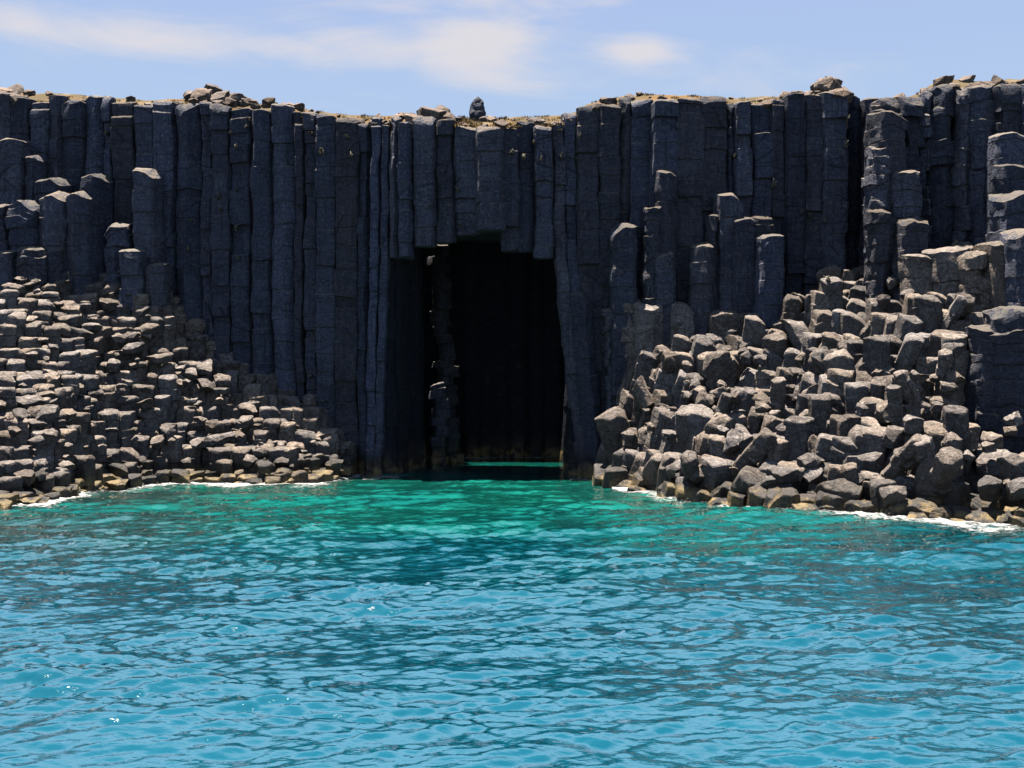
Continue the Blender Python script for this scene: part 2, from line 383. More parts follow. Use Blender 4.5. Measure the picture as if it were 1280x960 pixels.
for i, (a, b, py, dy, lab) in enumerate(STUMPS):
    dy += .5 * (py < 300); px = (a + b) / 2; Y = face(px) - dy; w = (b - a) / F_PX * Y
    rugged = any(s in lab for s in ('lumpy', 'rugged', 'ladder', 'weathered', 'crust', 'streaked', 'massive', 'fractured'))
    z1 = Z(py, Y)
    slant = random.uniform(.15, .4) if 'slanting' in lab or 'arched' in lab else random.uniform(-.1, .12)
    fac = [(slant, random.uniform(.12, .28), 0), (random.uniform(-.5, .5), .2, .14), (random.uniform(-.3, .3), .35, .35), (-.7 if 'arched' in lab else random.uniform(-1, 1), .3, .18)]
    g = prism(ngon(w * 1.14, max(w, .9) + 1.1, flat=True), U(px) * Y, Y + .5, -1.2 if py > 300 else max(-1, z1 - 9), z1, 900 + i, dz=.2, facets=fac,
              joint=(.35, .9) if rugged else (.5, 1.6), jo=.10 if rugged else .035, notch=.04, amp=.2 if rugged else .135, sub=5, bevel=.1, capr=.14, tilt=euler(random.uniform(-.02, .03), random.uniform(-.02, .02), 0), shear=1.3 if 'just right' in lab else .7 if 'ladder' in lab else 0)
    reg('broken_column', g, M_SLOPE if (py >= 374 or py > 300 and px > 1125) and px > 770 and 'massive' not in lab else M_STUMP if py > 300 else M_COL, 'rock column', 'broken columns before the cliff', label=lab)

# ------------------------------------------------------------------ cliff body, cave and plateau
def ribbon(pxs, off, zb, back, name):
    """The rock mass behind the columns: its face follows the cliff line, its top the skyline."""
    V, Q = [], []
    for px in pxs:
        Y = face(px) + off; x = U(px) * Y; zt = min(top_z(px), top_z(px - 18), top_z(px + 18)) - .45
        for z in np.linspace(zb(px), zt, 14): V.append((x, Y, z))
        V.append((x * 1.02, back, zt)); V.append((x * 1.02, back, zb(px)))
    V = np.array(V); n = 16
    for i in range(len(pxs) - 1):
        for k in range(n): Q.append((i * n + k, (i + 1) * n + k, (i + 1) * n + (k + 1) % n, i * n + (k + 1) % n))
    f = vnoise(V * .5, 2) * .12; V = V + f * (V[:, 1:2] < back - .1)
    ends = []
    for i in (0, len(pxs) - 1):
        c = len(V); V = np.concatenate([V, V[i * n:(i + 1) * n].mean(0)[None]])
        for k in range(n): ends.append((i * n + k, i * n + (k + 1) % n, c))
    return V, [np.array(Q), np.array(ends)]
mass = [ribbon(list(range(-260, 461, 20)) + [463], .75, lambda p: -2, 120, ''),
        ribbon([717] + list(range(730, 1060, 20)) + [1058, 1064, 1088, 1094] + list(range(1110, 1480, 20)), .75, lambda p: -2, 120, '')]
def wallbox(x0, x1, y0, y1, z0, z1, n=10, amp=.25):
    """A rock block with rough faces."""
    V, Q = [], []
    def grid(f):
        b = len(V)
        for i in range(n + 1):
            for j in range(n + 1): V.append(f(i / n, j / n))
        for i in range(n):
            for j in range(n): a = b + i * (n + 1) + j; Q.append((a, a + n + 1, a + n + 2, a + 1))
    L = lambda a, b, t: a + (b - a) * t
    grid(lambda s, t: (L(x0, x1, s), y0, L(z0, z1, t))); grid(lambda s, t: (L(x0, x1, t), y1, L(z0, z1, s)))
    grid(lambda s, t: (x0, L(y0, y1, t), L(z0, z1, s))); grid(lambda s, t: (x1, L(y0, y1, s), L(z0, z1, t)))
    grid(lambda s, t: (L(x0, x1, t), L(y0, y1, s), z0)); grid(lambda s, t: (L(x0, x1, s), L(y0, y1, t), z1))
    V = np.array(V); return V + vnoise(V * .45, 3) * amp, [np.array(Q)]
SLOT = (-7.9, 1.9, 68.3, 71.9)               # the hole in the cave roof
zt = 19.2
mass.append(wallbox(-9.2, 4.6, 60.9, SLOT[2], 13.6, zt - .3))              # roof behind the hanging columns
mass.append(wallbox(-9.6, 5.2, SLOT[3], 120, 14.0, zt - .3, amp=.3))       # roof beyond the hole
mass.append(wallbox(-9, 6.0, 73.2, 79, -2, 15.0, amp=.4))                # back wall of the cave
setting(mesh_obj('cliff', *joined(mass), M_COL, smooth=40))
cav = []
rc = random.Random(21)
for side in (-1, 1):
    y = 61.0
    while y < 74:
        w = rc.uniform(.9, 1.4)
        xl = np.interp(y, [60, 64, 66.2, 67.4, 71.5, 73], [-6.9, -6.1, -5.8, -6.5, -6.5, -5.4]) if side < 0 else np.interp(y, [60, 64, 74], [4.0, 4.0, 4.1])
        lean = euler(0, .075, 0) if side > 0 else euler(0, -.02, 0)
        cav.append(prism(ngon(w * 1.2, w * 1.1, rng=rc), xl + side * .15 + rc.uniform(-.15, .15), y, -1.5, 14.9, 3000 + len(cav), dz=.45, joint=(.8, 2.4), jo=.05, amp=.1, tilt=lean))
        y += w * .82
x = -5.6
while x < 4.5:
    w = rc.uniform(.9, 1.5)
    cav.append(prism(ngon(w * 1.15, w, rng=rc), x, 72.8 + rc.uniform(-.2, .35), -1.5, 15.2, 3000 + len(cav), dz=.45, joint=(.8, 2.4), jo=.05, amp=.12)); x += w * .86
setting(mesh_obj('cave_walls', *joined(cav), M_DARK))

# plateau with the hole, humped a little behind the rim
gx = np.unique(np.concatenate([np.linspace(-60, -34, 14), np.arange(-34, 34, .5), np.linspace(34, 60, 14)])); gt = np.concatenate([np.linspace(0, 2.4, 11), np.linspace(3, 6, 5), np.linspace(7, 24, 24), np.linspace(28, 240, 20)])
V, Q = [], []
for x in gx:
    px = 640 + F_PX * x / 60; px2 = 640 + F_PX * x / face(px); zz = min(top_z(px2), top_z(px2 - 14), top_z(px2 + 14)); Y0 = face(px2) + .05
    for t in gt:
        if t == 0: V.append((x, Y0 - .1, zz - 1.8)); continue
        h = gz(px2, t)
        V.append((x * (1 + t / 90), Y0 + t, h))
V = np.array(V); ny = len(gt); V[:, 2] += fbm(V * np.array([1.1, 1.1, 0]) + 5, 3) * .16
for i in range(len(gx) - 1):
    for j in range(ny - 1):
        c = (V[i * ny + j] + V[(i + 1) * ny + j + 1]) / 2
        if SLOT[0] - .3 < c[0] < SLOT[1] + .3 and SLOT[2] - .2 < c[1] < SLOT[3] + .3: continue
        Q.append((i * ny + j, (i + 1) * ny + j, (i + 1) * ny + j + 1, i * ny + j + 1))
setting(mesh_obj('plateau_ground', V, [np.array(Q)], M_GROUND, smooth=60))

# sunlit ledges on the cave's left wall, under the hole
rl = random.Random(5)
def lump(px, py, Y, s, kind, mat, seed, res=4, flat=.8, **kw):
    g = chunk((U(px) * Y, Y, Z(py, Y)), (s, s, s * flat), seed, res=res, rot=euler(rl.uniform(-.2, .2), rl.uniform(-.2, .2), rl.uniform(0, 3)), amp=.05)
    return reg(kind, g, mat, 'rock', kw.pop('group', None), **kw)
g = prism(ngon(1.0, 1.1), U(553) * 68.0 - .15, 67.7, -1.2, Z(478, 67.7), 4001, dz=.25, joint=(.3, .7), jo=.16, amp=.15, facets=[(.3, .2, 0), (.8, -.2, .1)])
reg('broken_column', g, M_STUMP, 'rock column', 'broken columns before the cliff', label='broken column with sunlit ledges inside the cave, against its left wall')
g = prism(ngon(1.1, 1.1), U(556) * 69.3, 69.3, -1.2, 13.4, 4002, dz=.3, joint=(.35, 1.0), jo=.22, amp=.16, tilt=euler(0, -.075, 0))
reg('leaning_column', g, M_STUMP, 'rock column', None, label='leaning column deep in the cave, its edge picked out by a broken line of sunlight')

# ------------------------------------------------------------------ rock slopes
def clip(poly, a, b, c):
    out = []
    for i in range(len(poly)):
        p, q = poly[i - 1], poly[i]; dp, dq = a * p[0] + b * p[1] - c, a * q[0] + b * q[1] - c
        if dp <= 0 < dq or dq <= 0 < dp:
            t = dp / (dp - dq); out.append((p[0] + (q[0] - p[0]) * t, p[1] + (q[1] - p[1]) * t))
        if dq <= 0: out.append(q)
    return out
def cells(pts, sx, sy, reach):
    P = np.array(pts) / np.array([sx, sy]); out = []
    for i in range(len(P)):
        d = ((P - P[i]) ** 2).sum(1); nb = np.argsort(d)[1:20]
        poly = [(-reach, -reach), (reach, -reach), (reach, reach), (-reach, reach)]
        for j in nb:
            v = P[j] - P[i]; poly = clip(poly, v[0], v[1], (v @ v) / 2)
            if len(poly) < 3: break
        out.append(np.array(poly) * np.array([sx, sy]) if len(poly) >= 3 else None)
    return out

def slope_field(side, x0, x1, y0, y1, sx, sy, seed):
    r = random.Random(seed); pts = []
    ny = int((y1 - y0) / sy) + 1; nx = int((x1 - x0) / sx) + 1
    for j in range(ny):
        for i in range(nx):
            pts.append((x0 + (i + .5 * (j % 2) + r.uniform(-.36, .36)) * sx, y0 + (j + r.uniform(-.36, .36)) * sy))
    cs = cells(pts, sx, sy, 1.0)
    for k, ((x, y), poly) in enumerate(zip(pts, cs)):
        px = 640 + F_PX * x / y; s = slope(px, y, side)
        lim = (px < 449) if side == 'left' else (px > 764)
        if poly is None or not lim or s[1] < -.03 or y > s[3] + .5: continue
        zt_, t = s[0], s[1]
        if zt_ < .05: continue
        big = fbm(np.array([[x * .22, y * .22, 3.1 + seed]]), 2)[0]
        h = zt_ * max(0, min(t, 1.05)) ** (.92 if side == 'left' else .85) + .25 + r.uniform(-.4, .4) * (1 if side == 'left' else 1.8) + big * (2.0 if side == 'left' else 3.0) * min(1, 3 * t + .1) * (1 if t < .8 else .5)
        qs = .62 if side == 'left' else .95          # columns tend to snap at the same joints: terraces
        h = .35 * h + .65 * qs * (round(h / qs + r.uniform(-.25, .25)) + .1 * r.uniform(-1, 1))
        if side == 'right' and px > 1206 and t < .46: h *= .4
        h = max(.3 + r.uniform(0, .5), h)
        if px > 1060 and side == 'right': h -= .3
        c0 = poly.mean(0); poly = poly - c0
        if side == 'left':
            fac = [(r.uniform(-.15, .15), r.uniform(.2, .55), 0), (r.uniform(-.9, .9), r.uniform(.2, .7), r.uniform(.08, .25)), (r.uniform(-.8, .8), r.uniform(-.4, .6), r.uniform(.12, .3))]
            tl = euler(r.uniform(-.03, .06), r.uniform(-.05, .05), 0)
            g = prism(poly * 1.0, x + c0[0], y + c0[1], h - 2.6 if h > 2 else -.8, h, 5000 + k, dz=.13, facets=fac, joint=(.28, .75), jo=.085, notch=.05, amp=.075, sub=5, bevel=.05, tilt=tl, capr=.05)
        else:
            fac = [(r.uniform(-.35, .25), r.uniform(.15, .5), 0), (r.uniform(-1.1, 1.1), r.uniform(.1, .6), r.uniform(.08, .3)), (r.uniform(-1.4, 1.4), r.uniform(-.5, .4), r.uniform(.15, .4))]
            lean = .28 * math.exp(-max(0, (px - 770)) / 260)
            tl = euler(r.uniform(.03, .22), r.uniform(-.12, .1) + lean, 0)
            if r.random() < .08:                    # snapped off and fallen: a tumbled length of column in place of a standing one
                q_ = float(np.abs(poly).mean()) * r.uniform(1.0, 1.7)
                g = chunk((x + c0[0], y + c0[1] - .1, h - .25), (q_ * r.uniform(.9, 1.4), q_, q_ * r.uniform(.8, 1.5)), 17000 + k, res=4, rot=euler(r.uniform(-.3, .7), r.uniform(-.6, .6), r.uniform(0, 6)), amp=.07, chops=4)
                reg('basalt_block', g, M_SLOPE, 'rock', None, side=side, t=t); h -= 1.0
            if r.random() < .22: tl = euler(r.uniform(0, .45), r.uniform(-.35, .35), 0)
            g = prism(poly * 1.13, x + c0[0], y + c0[1], h - 3.2 if h > 2.6 else -.8, h, 7000 + k, dz=.16, facets=fac, joint=(.55, 1.8), jo=.06, notch=.045, amp=.09, sub=5, bevel=.05, tilt=tl, capr=.05)
        reg('basalt_slab' if side == 'left' else 'basalt_block', g, M_SLOPE, 'rock', None, side=side, t=t)
slope_field('left', -29, -8.0, 45, 63.5, .86, .62, 1)
slope_field('right', 5.0, 28, 41, 59, .86, .68, 2)

# loose pieces lying on the slopes
def loose(side, n, seed, x0, x1, y0, y1):
    r = random.Random(seed); k = 0; tries = 0
    while k < n and tries < 20000:
        tries += 1
        x, y = r.uniform(x0, x1), r.uniform(y0, y1); px = 640 + F_PX * x / y; s = slope(px, y, side)
        if not (-.03 < s[1] < .93): continue
        if side == 'left' and not -60 < px < 446: continue
        if side == 'right' and not 766 < px < 1345: continue
        if px > 1205 and side == 'right' and s[1] > .25: continue
        if s[0] < .2: continue
        if s[1] > .6 and r.random() < .4: continue
        z = s[0] * max(s[1], 0) ** .9 + .2
        sz = r.choice((.11, .14, .17, .21, .26, .32, .40)) if side == 'left' else r.choice((.11, .14, .17, .21, .26, .32, .40) if s[1] < .42 else (.11, .14, .17, .21, .26)) * (1.12 if side == 'right' else 1.)
        if side == 'left':
            size = (sz * r.uniform(1.1, 1.9), sz * r.uniform(.9, 1.2), sz * r.uniform(.5, .85)); rt = euler(r.uniform(.05, .5), r.uniform(-.2, .2), 0) @ euler(0, 0, r.uniform(0, 6.3))
        else:
            size = (sz * r.uniform(.9, 1.5), sz * r.uniform(.9, 1.3), sz * r.uniform(.7, 1.3)); rt = euler(r.uniform(-.1, .6), r.uniform(-.5, .4), 0) @ euler(0, 0, r.uniform(0, 6.3))
        z += size[2] * .35 + r.uniform(-.1, .25)
        g = chunk((x, y - .1, z), size, 11000 + seed * 1000 + k, res=4 if sz > .3 else 3, rot=rt, amp=.08, chops=4, p=60)
        reg('boulder', g, M_SLOPE, 'rock', None, side=side, t=s[1]); k += 1
loose('left', 240, 1, -29, -8, 45, 63)
loose('right', 150, 2, 5, 26, 41, 58)
rf = random.Random(77)
for k in range(22):                                    # toppled lengths of column leaning on the slope
    px = rf.uniform(800, 1200); t = rf.uniform(.05, .72); s_ = slope(px, 50, 'right'); y = s_[2] + (s_[3] - s_[2]) * t; x = U(px) * y
    z = slope(px, y, 'right')[0] * t ** .85; w = rf.uniform(.5, 1.0); L = rf.uniform(1.3, 2.6)
    g = prism(ngon(w, w * rf.uniform(.8, 1.1), rng=rf), x, y, z - L * .35, z + L * .65, 18000 + k, dz=.14, facets=[(rf.uniform(-.5, .5), rf.uniform(-.2, .5), 0), (rf.uniform(-1, 1), rf.uniform(0, .8), .15)], joint=(.5, 1.3), jo=.05, notch=.05, amp=.10, sub=5, bevel=.06, bottom=True, tilt=euler(rf.uniform(.1, .85), rf.uniform(-.55, .65), 0))
    reg('basalt_block', g, M_SLOPE, 'rock', None, side='right', t=t)
# the big angular blocks in the middle of the right slope: (px, top row, bottom row, width px)
BIG = [(1085, 458, 520, 56, 'large overhanging block with deep shade below, middle of the right slope'), 
       
       (872, 505, 548, 44, 'pale rounded slab, left end of the right slope halfway up'), (935, 590, 640, 40, 'black wet block at the water, middle of the right slope'),
       (1050, 600, 640, 46, 'dark wet cube like block in the surf of the right slope'), (735, 578, 598, 22, 'low rock at the foot of the cave mouth, right side')]
for q, (px, pt, pb, w, lab) in enumerate(BIG):
    s = None; zb = Z
    Y = face(px) - 1
    for yy in np.arange(face(px), 38, -.1):
        sl = slope(px, yy, 'right'); zc = sl[0] * max(sl[1], 0) ** .85
        if zc <= Z((pt + pb) / 2, yy) + .25: Y = yy; break
    if px < 760: Y = 59.2
    hw = w / F_PX * Y / 2; hh = (pb - pt) / F_PX * Y / 2
    g = chunk((U(px) * Y, Y, Z((pt + pb) / 2, Y)), (hw * 1.25, hw * 1.25, hh * 1.2), 15000 + q, res=5, rot=euler(random.uniform(-.1, .3), random.uniform(-.25, .25), random.uniform(0, 3)), amp=.07, chops=4)
    reg('boulder', g, M_SLOPE, 'rock', None, side='right', t=.3, label=lab)

# base under the slopes so that no gap shows through
for side, pxs in (('left', range(-240, 452, 12)), ('right', range(764, 1480, 12))):
    V = []; nt = 14
    for px in pxs:
        for t in np.linspace(-.1, 1.06, nt):
            s = slope(px, 50, side); Y = s[2] + (s[3] - s[2]) * t
            V.append((U(px) * Y, Y, -1.0 if t < 0 else (s[0] * t ** .9) * (.4 if side == 'right' and px > 1196 and t < .5 else 1) - 1.1))
    V = np.array(V); Q = [(i * nt + j, (i + 1) * nt + j, (i + 1) * nt + j + 1, i * nt + j + 1) for i in range(len(pxs) - 1) for j in range(nt - 1)]
    setting(mesh_obj('rock_slope', V + vnoise(V * .8, 2) * .25, [np.array(Q)], M_SLOPE))

# ------------------------------------------------------------------ rim of the plateau
rr = random.Random(31)
D, F = ICO[5]; q = D.copy(); q[:, 2] = np.sign(q[:, 2]) * np.abs(q[:, 2]) ** .7
wd = np.clip(.43 - .12 * q[:, 2], .2, .7); V = np.stack([q[:, 0] * wd, q[:, 1] * wd, q[:, 2] * .74], 1); V = V + vnoise(V * 2.2 + 4, 3) * .12 + vnoise(V * 7, 2) * .03 + np.array((U(597) * 61.6, 61.6, 19.95))
reg('boulder', (V, [F]), M_STUMP, 'rock', None, label='lone upright boulder standing on the skyline above the cave')
RIM = [(-10, 50, 14, 1.0), (50, 235, 12, .6), (236, 318, 26, 1.25), (320, 400, 12, .8), (400, 515, 18, .75), (515, 560, 10, 1.15), (560, 700, 30, .7), (700, 810, 12, .8), (810, 990, 22, .85), (990, 1054, 24, 1.1), (1056, 1140, 14, .9), (1140, 1300, 26, .85)]
for a, b, n, sc in RIM:
    n = int(n * .95)
    for k in range(n):
        px = a + (b - a) * (k + rr.uniform(.1, .9)) / n; Y = face(px) + rr.uniform(-.3, 1.5); s = rr.choice((.1, .13, .16, .2, .26, .34, .42)) * sc
        z = gz(px, Y - face(px)) + s * .2 + rr.uniform(-.08, .04)
        if 990 < px < 1054: z += .55 * math.exp(-((px - 1033) / 14) ** 2) * rr.uniform(.6, 1.3)
        if 236 < px < 318: z += .28 * math.exp(-((px - 258) / 22) ** 2)
        g = chunk((U(px) * Y, Y, z), (s * rr.uniform(1.0, 1.6), s * 1.2, s * rr.uniform(.65, 1.1)), 20000 + int(px * 7) + k, res=3, rot=euler(rr.uniform(.1, .65), rr.uniform(-.3, .3), 0) @ euler(0, 0, rr.uniform(0, 6)), amp=.05, chops=3)
        reg('rim_rock', g, M_RIM, 'rock', None, px=px)
g = chunk((U(1032) * 60.5, 60.5, Z(110, 60.5)), (.72, .7, .6), 77, res=4, rot=euler(.1, .2, 1), amp=.06); reg('rim_rock', g, M_RIM, 'rock', None, px=1032, label='round dark boulder capping the highest hump of the right skyline')
g = chunk((U(538) * 60.6, 60.6, Z(146, 60.6)), (.85, .6, .5), 78, res=4, rot=euler(0, .1, .3), amp=.06); reg('rim_rock', g, M_RIM, 'rock', None, px=538, label='blocky rock on the rim left of the lone skyline boulder')

def blades(spots, mat, name, seed):
    r = random.Random(seed); V, Tn = [], []
    for (x, y, z, rad, h, n) in spots:
        for _ in range(n):
            a = r.uniform(0, 6.3); d = rad * math.sqrt(r.random()); bx, by = x + d * math.cos(a), y + d * math.sin(a)
            la = r.uniform(0, 6.3); ln = r.uniform(.15, .7) * h; hh = h * r.uniform(.5, 1); w = r.uniform(.015, .035)
            b = len(V); px_, py_ = -math.sin(la) * w, math.cos(la) * w
            V += [(bx - px_, by - py_, z - .06), (bx + px_, by + py_, z - .06), (bx + ln * math.cos(la), by + ln * math.sin(la), z + hh)]
            Tn.append((b, b + 1, b + 2))
    return np.array(V), [np.array(Tn)]
sp = []
for a, b, n, h in [(545, 600, 60, .22), (600, 700, 50, .16), (400, 545, 40, .14), (965, 1052, 60, .22), (840, 880, 20, .16), (740, 960, 60, .09), (230, 400, 50, .09), (0, 230, 40, .08), (1085, 1150, 20, .14)]:
    for _ in range(n):
        px = rr.uniform(a, b); Y = face(px) + rr.uniform(-.35, 1.6); sp.append((U(px) * Y, Y, gz(px, Y - face(px)) - .02, .22, h * rr.uniform(.4, 1), 30))
setting(mesh_obj('dry_grass', *blades(sp, M_BLADE, 'dry_grass', 3), M_BLADE, smooth=None), 'stuff')

# tufts rooted on small ledges of the columns
TUFTS = [(312, 150), (311, 160), (291, 168), (297, 185), (298, 238), (297, 286), (299, 322), (240, 276), (237, 312), (275, 246), (277, 262), (137, 168), (390, 168), (402, 190), (404, 191), (435, 172), (440, 196), (573, 238), (575, 282), (640, 192), (655, 198), (668, 180), (676, 200), (700, 165), (702, 198), (720, 200), (724, 172), (388, 470), (1000, 265), (1010, 270), (1028, 277), (1057, 150), (1055, 182), (916, 196), (965, 232), (1033, 350)]
bpy.context.view_layer.update(); dg = bpy.context.evaluated_depsgraph_get()
def tuft_geo(px, py, seed):
    r = random.Random(seed); D, F = ICO[4]
    ok, c, nn, ii, ob, mm = scene.ray_cast(dg, Vector((0, 0, CAMZ)), Vector((U(px), 1, (HOR - py) / F_PX)).normalized(), distance=90)
    c = np.array(c if ok else (U(px) * 60, 60, Z(py, 60))) + np.array((0, -.2, 0))
    D = D @ np.array(euler(r.uniform(0, 3), r.uniform(-.5, .5), 0)).T; sp = .3 + 2.6 * np.maximum(0, fbm(D * 2.4 + seed * 3.7, 2))[:, None] ** 1.2 + 1.6 * np.abs(pnoise(D * 6 + seed))[:, None]
    return D * sp * np.array([r.uniform(.05, .10), .24, r.uniform(.07, .19)]) + c, [F]
for q, (px, py) in enumerate(TUFTS):
    reg('grass_tuft', tuft_geo(px, py, q), M_TUFT, 'plant', 'tufts growing on the cliff face', smooth=None, px=px, py=py)

# ------------------------------------------------------------------ sea
def waves(X, Y):
    r = np.random.default_rng(11); z = np.zeros_like(X)
    W = np.stack([X.ravel() * .55, Y.ravel() * .7, np.zeros(X.size)], 1); wx = .42 * fbm(W, 2).reshape(X.shape); wy = .34 * fbm(W + 40.5, 2).reshape(X.shape); X = X + wx; Y = Y + wy
    for lam, n, amp in ((9, 4, .04), (4.2, 8, .021), (2.1, 14, .0075), (1.15, 18, .0046), (.62, 26, .0034), (.36, 30, .0029), (.23, 24, .0012)):
        for _ in range(n):
            l = lam * r.uniform(.7, 1.4); th = r.normal(-math.pi / 2 + .22, .45); k = 2 * math.pi / l; ph = r.uniform(0, 6.3)
            g = .6 + .8 * r.random(); s = k * (X * math.cos(th) + Y * math.sin(th)) + ph
            z += amp * g * np.sin(s + .5 * np.cos(s))
    z0 = z; N = np.stack([X.ravel() * .16, Y.ravel() * .22, np.zeros(X.size)], 1)
    m = 1 + .9 * fbm(N, 2).reshape(X.shape)
    calm = np.interp(Y, [46, 62, 72], [1, .55, .4])
    return z * np.clip(m, .3, 1.7) * calm
def grow(a, s, e, k):
    out = [a]; st = s
    while out[-1] < e: out.append(out[-1] + st); st *= k
    return np.array(out)
xp = np.concatenate([np.arange(0, 12, .075), grow(12, .08, 36, 1.004), grow(37, 2, 1500, 1.35)[0:]])
xs = np.concatenate([-xp[::-1][:-1], xp])
ys = [11.]
while ys[-1] < 78: ys.append(ys[-1] + .0034 * ys[-1])
ys = np.concatenate([-grow(-10, 2, 1200, 1.4)[::-1], ys, [82, 100, 150, 300, 700, 1500]])
ys = np.unique(ys)
X, Yg = np.meshgrid(xs, ys)
Zg = waves(X, Yg); fade = (np.abs(X) < 40) & (Yg > 8) & (Yg < 80); Zg = np.where(fade, Zg, 0)
nx, ny = len(xs), len(ys)
i, j = np.meshgrid(np.arange(nx - 1), np.arange(ny - 1)); a = (j * nx + i).ravel()
water = setting(mesh_obj('water', np.stack([X.ravel(), Yg.ravel(), Zg.ravel()], 1), [np.stack([a, a + 1, a + nx + 1, a + nx], 1)], bpy.data.materials.new('tmp'), smooth=180))
k = NT('sea_water'); P = k.n('ShaderNodeNewGeometry').outputs['Position']
sep = k.n('ShaderNodeSeparateXYZ'); k.l(P, sep.inputs[0])
nA = k.noise(k.mapping(P, (.10, .16, 1)), 1., 4, .55, .5); nB = k.noise(k.mapping(P, (.16, .34, 1), (9, 3, 0)), 1., 5, .6)
yy = k.math('ADD', sep.outputs[1], k.math('MULTIPLY', k.math('SUBTRACT', nA, .5), 26))
c = k.mix(k.ramp(yy, 24, 46), (.003, .118, .175), (.004, .145, .155))
c = k.mix(k.ramp(yy, 33, 54), c, (.012, .27, .205))
c = k.mix(k.math('MULTIPLY', k.ramp(nB, .50, .66), .22), c, (.003, .08, .105))
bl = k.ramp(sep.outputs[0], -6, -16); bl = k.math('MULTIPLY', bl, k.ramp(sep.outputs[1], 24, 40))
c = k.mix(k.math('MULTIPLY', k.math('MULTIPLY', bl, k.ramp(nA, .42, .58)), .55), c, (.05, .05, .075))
b1 = k.noise(k.mapping(P, (3.4, 7.5, 1)), 1., 3, .5, .2); b2 = k.noise(k.mapping(P, (8, 20, 1)), 1., 2, .5)
h = k.math('ADD', k.math('MULTIPLY', b1, .8), k.math('MULTIPLY', b2, .2))
b = k.n('ShaderNodeBump'); b.inputs['Strength'].default_value = .5; b.inputs['Distance'].default_value = .045; k.l(h, b.inputs['Height'])
df = k.n('ShaderNodeBsdfDiffuse'); k.l(c, df.inputs[0])
gl = k.n('ShaderNodeBsdfGlossy'); gl.inputs['Roughness'].default_value = .015; k.l(b.outputs[0], gl.inputs['Normal'])
fr = k.n('ShaderNodeFresnel'); fr.inputs['IOR'].default_value = 1.333; k.l(b.outputs[0], fr.inputs['Normal'])
mx = k.n('ShaderNodeMixShader'); k.l(k.math('MINIMUM', k.math('MULTIPLY_ADD', k.math('SUBTRACT', fr.outputs[0], .02), 2.6, .17), .9), mx.inputs[0]); k.l(df.outputs[0], mx.inputs[1]); k.l(gl.outputs[0], mx.inputs[2])
o = k.n('ShaderNodeOutputMaterial'); k.l(mx.outputs[0], o.inputs[0]); water.data.materials[0] = k.m

# foam along the two shores
k = NT('sea_foam'); P = k.n('ShaderNodeNewGeometry').outputs['Position']
at = k.n('ShaderNodeAttribute', _attribute_name='wash').outputs['Fac']
nz = k.noise(k.mapping(P, (2.0, 3.4, 1)), 1.2, 8, .75, 1.0); nb = k.noise(P, .35, 3, .5)
al = k.ramp(k.math('ADD', k.math('ADD', k.math('MULTIPLY_ADD', nz, 1.5, -.25), k.math('MULTIPLY', k.math('SUBTRACT', nb, .5), .8)), k.math('MULTIPLY', at, .60)), .80, 1.20)
p = k.n('ShaderNodeBsdfPrincipled'); p.inputs['Base Color'].default_value = (.60, .585, .55, 1); p.inputs['Roughness'].default_value = .8; k.l(al, p.inputs['Alpha'])
o = k.n('ShaderNodeOutputMaterial'); k.l(p.outputs[0], o.inputs[0]); M_FOAM = k.m
Vf, Qf, Wf = [], [], []
for side, pxs in (('left', np.arange(-30, 500, 1.5)), ('right', np.arange(712, 1320, 1.5))):
    b0 = len(Vf); ss = np.linspace(-1.6, 3.6, 38); foot = LFOOT if side == 'left' else RFOOT
    for px in pxs:
        pe = px
        Yf = CAMZ * F_PX / (ip(foot, pe) - HOR)
        if side == 'right' and px < 760: Yf = 58.6
        if side == 'left' and px > 452: Yf = 59.5
        for s in ss:
            y = Yf - s; Vf.append((U(px) * y, y, 0)); Wf.append(max(0, 1 - abs(s - .3) / (1.7 if s < .3 else 3.2)) * (.75 if 452 < px < 760 else 1))
    n = len(ss)
    for i in range(len(pxs) - 1):
        for j in range(n - 1): q = b0 + i * n + j; Qf.append((q, q + 1, q + n + 1, q + n))
b0 = len(Vf); xs_ = np.linspace(-5.2, 4.0, 90); ss = np.linspace(70.4, 72.3, 16)     # wash at the back of the cave
for x in xs_:
    for y in ss: Vf.append((x, y, 0)); Wf.append(max(0, 1 - abs(y - 71.9) / 1.0))
n = len(ss)
for i in range(len(xs_) - 1):
    for j in range(n - 1): q = b0 + i * n + j; Qf.append((q, q + 1, q + n + 1, q + n))
Vf = np.array(Vf); Wf = np.array(Wf)
Vf[:, 2] = waves(Vf[:, 0], Vf[:, 1]) + .035 + .06 * np.maximum(0, fbm(Vf * 2.2, 2)) * Wf
Wf = Wf * np.clip(.92 + 1.0 * fbm(Vf * np.array([.45, .45, 0]) + 2.2, 3), .15, 1.25)
fo = setting(mesh_obj('sea_foam', Vf, [np.array(Qf)], M_FOAM, smooth=180), 'stuff')
fo.data.attributes.new('wash', 'FLOAT', 'POINT').data.foreach_set('value', Wf.astype(np.float32))

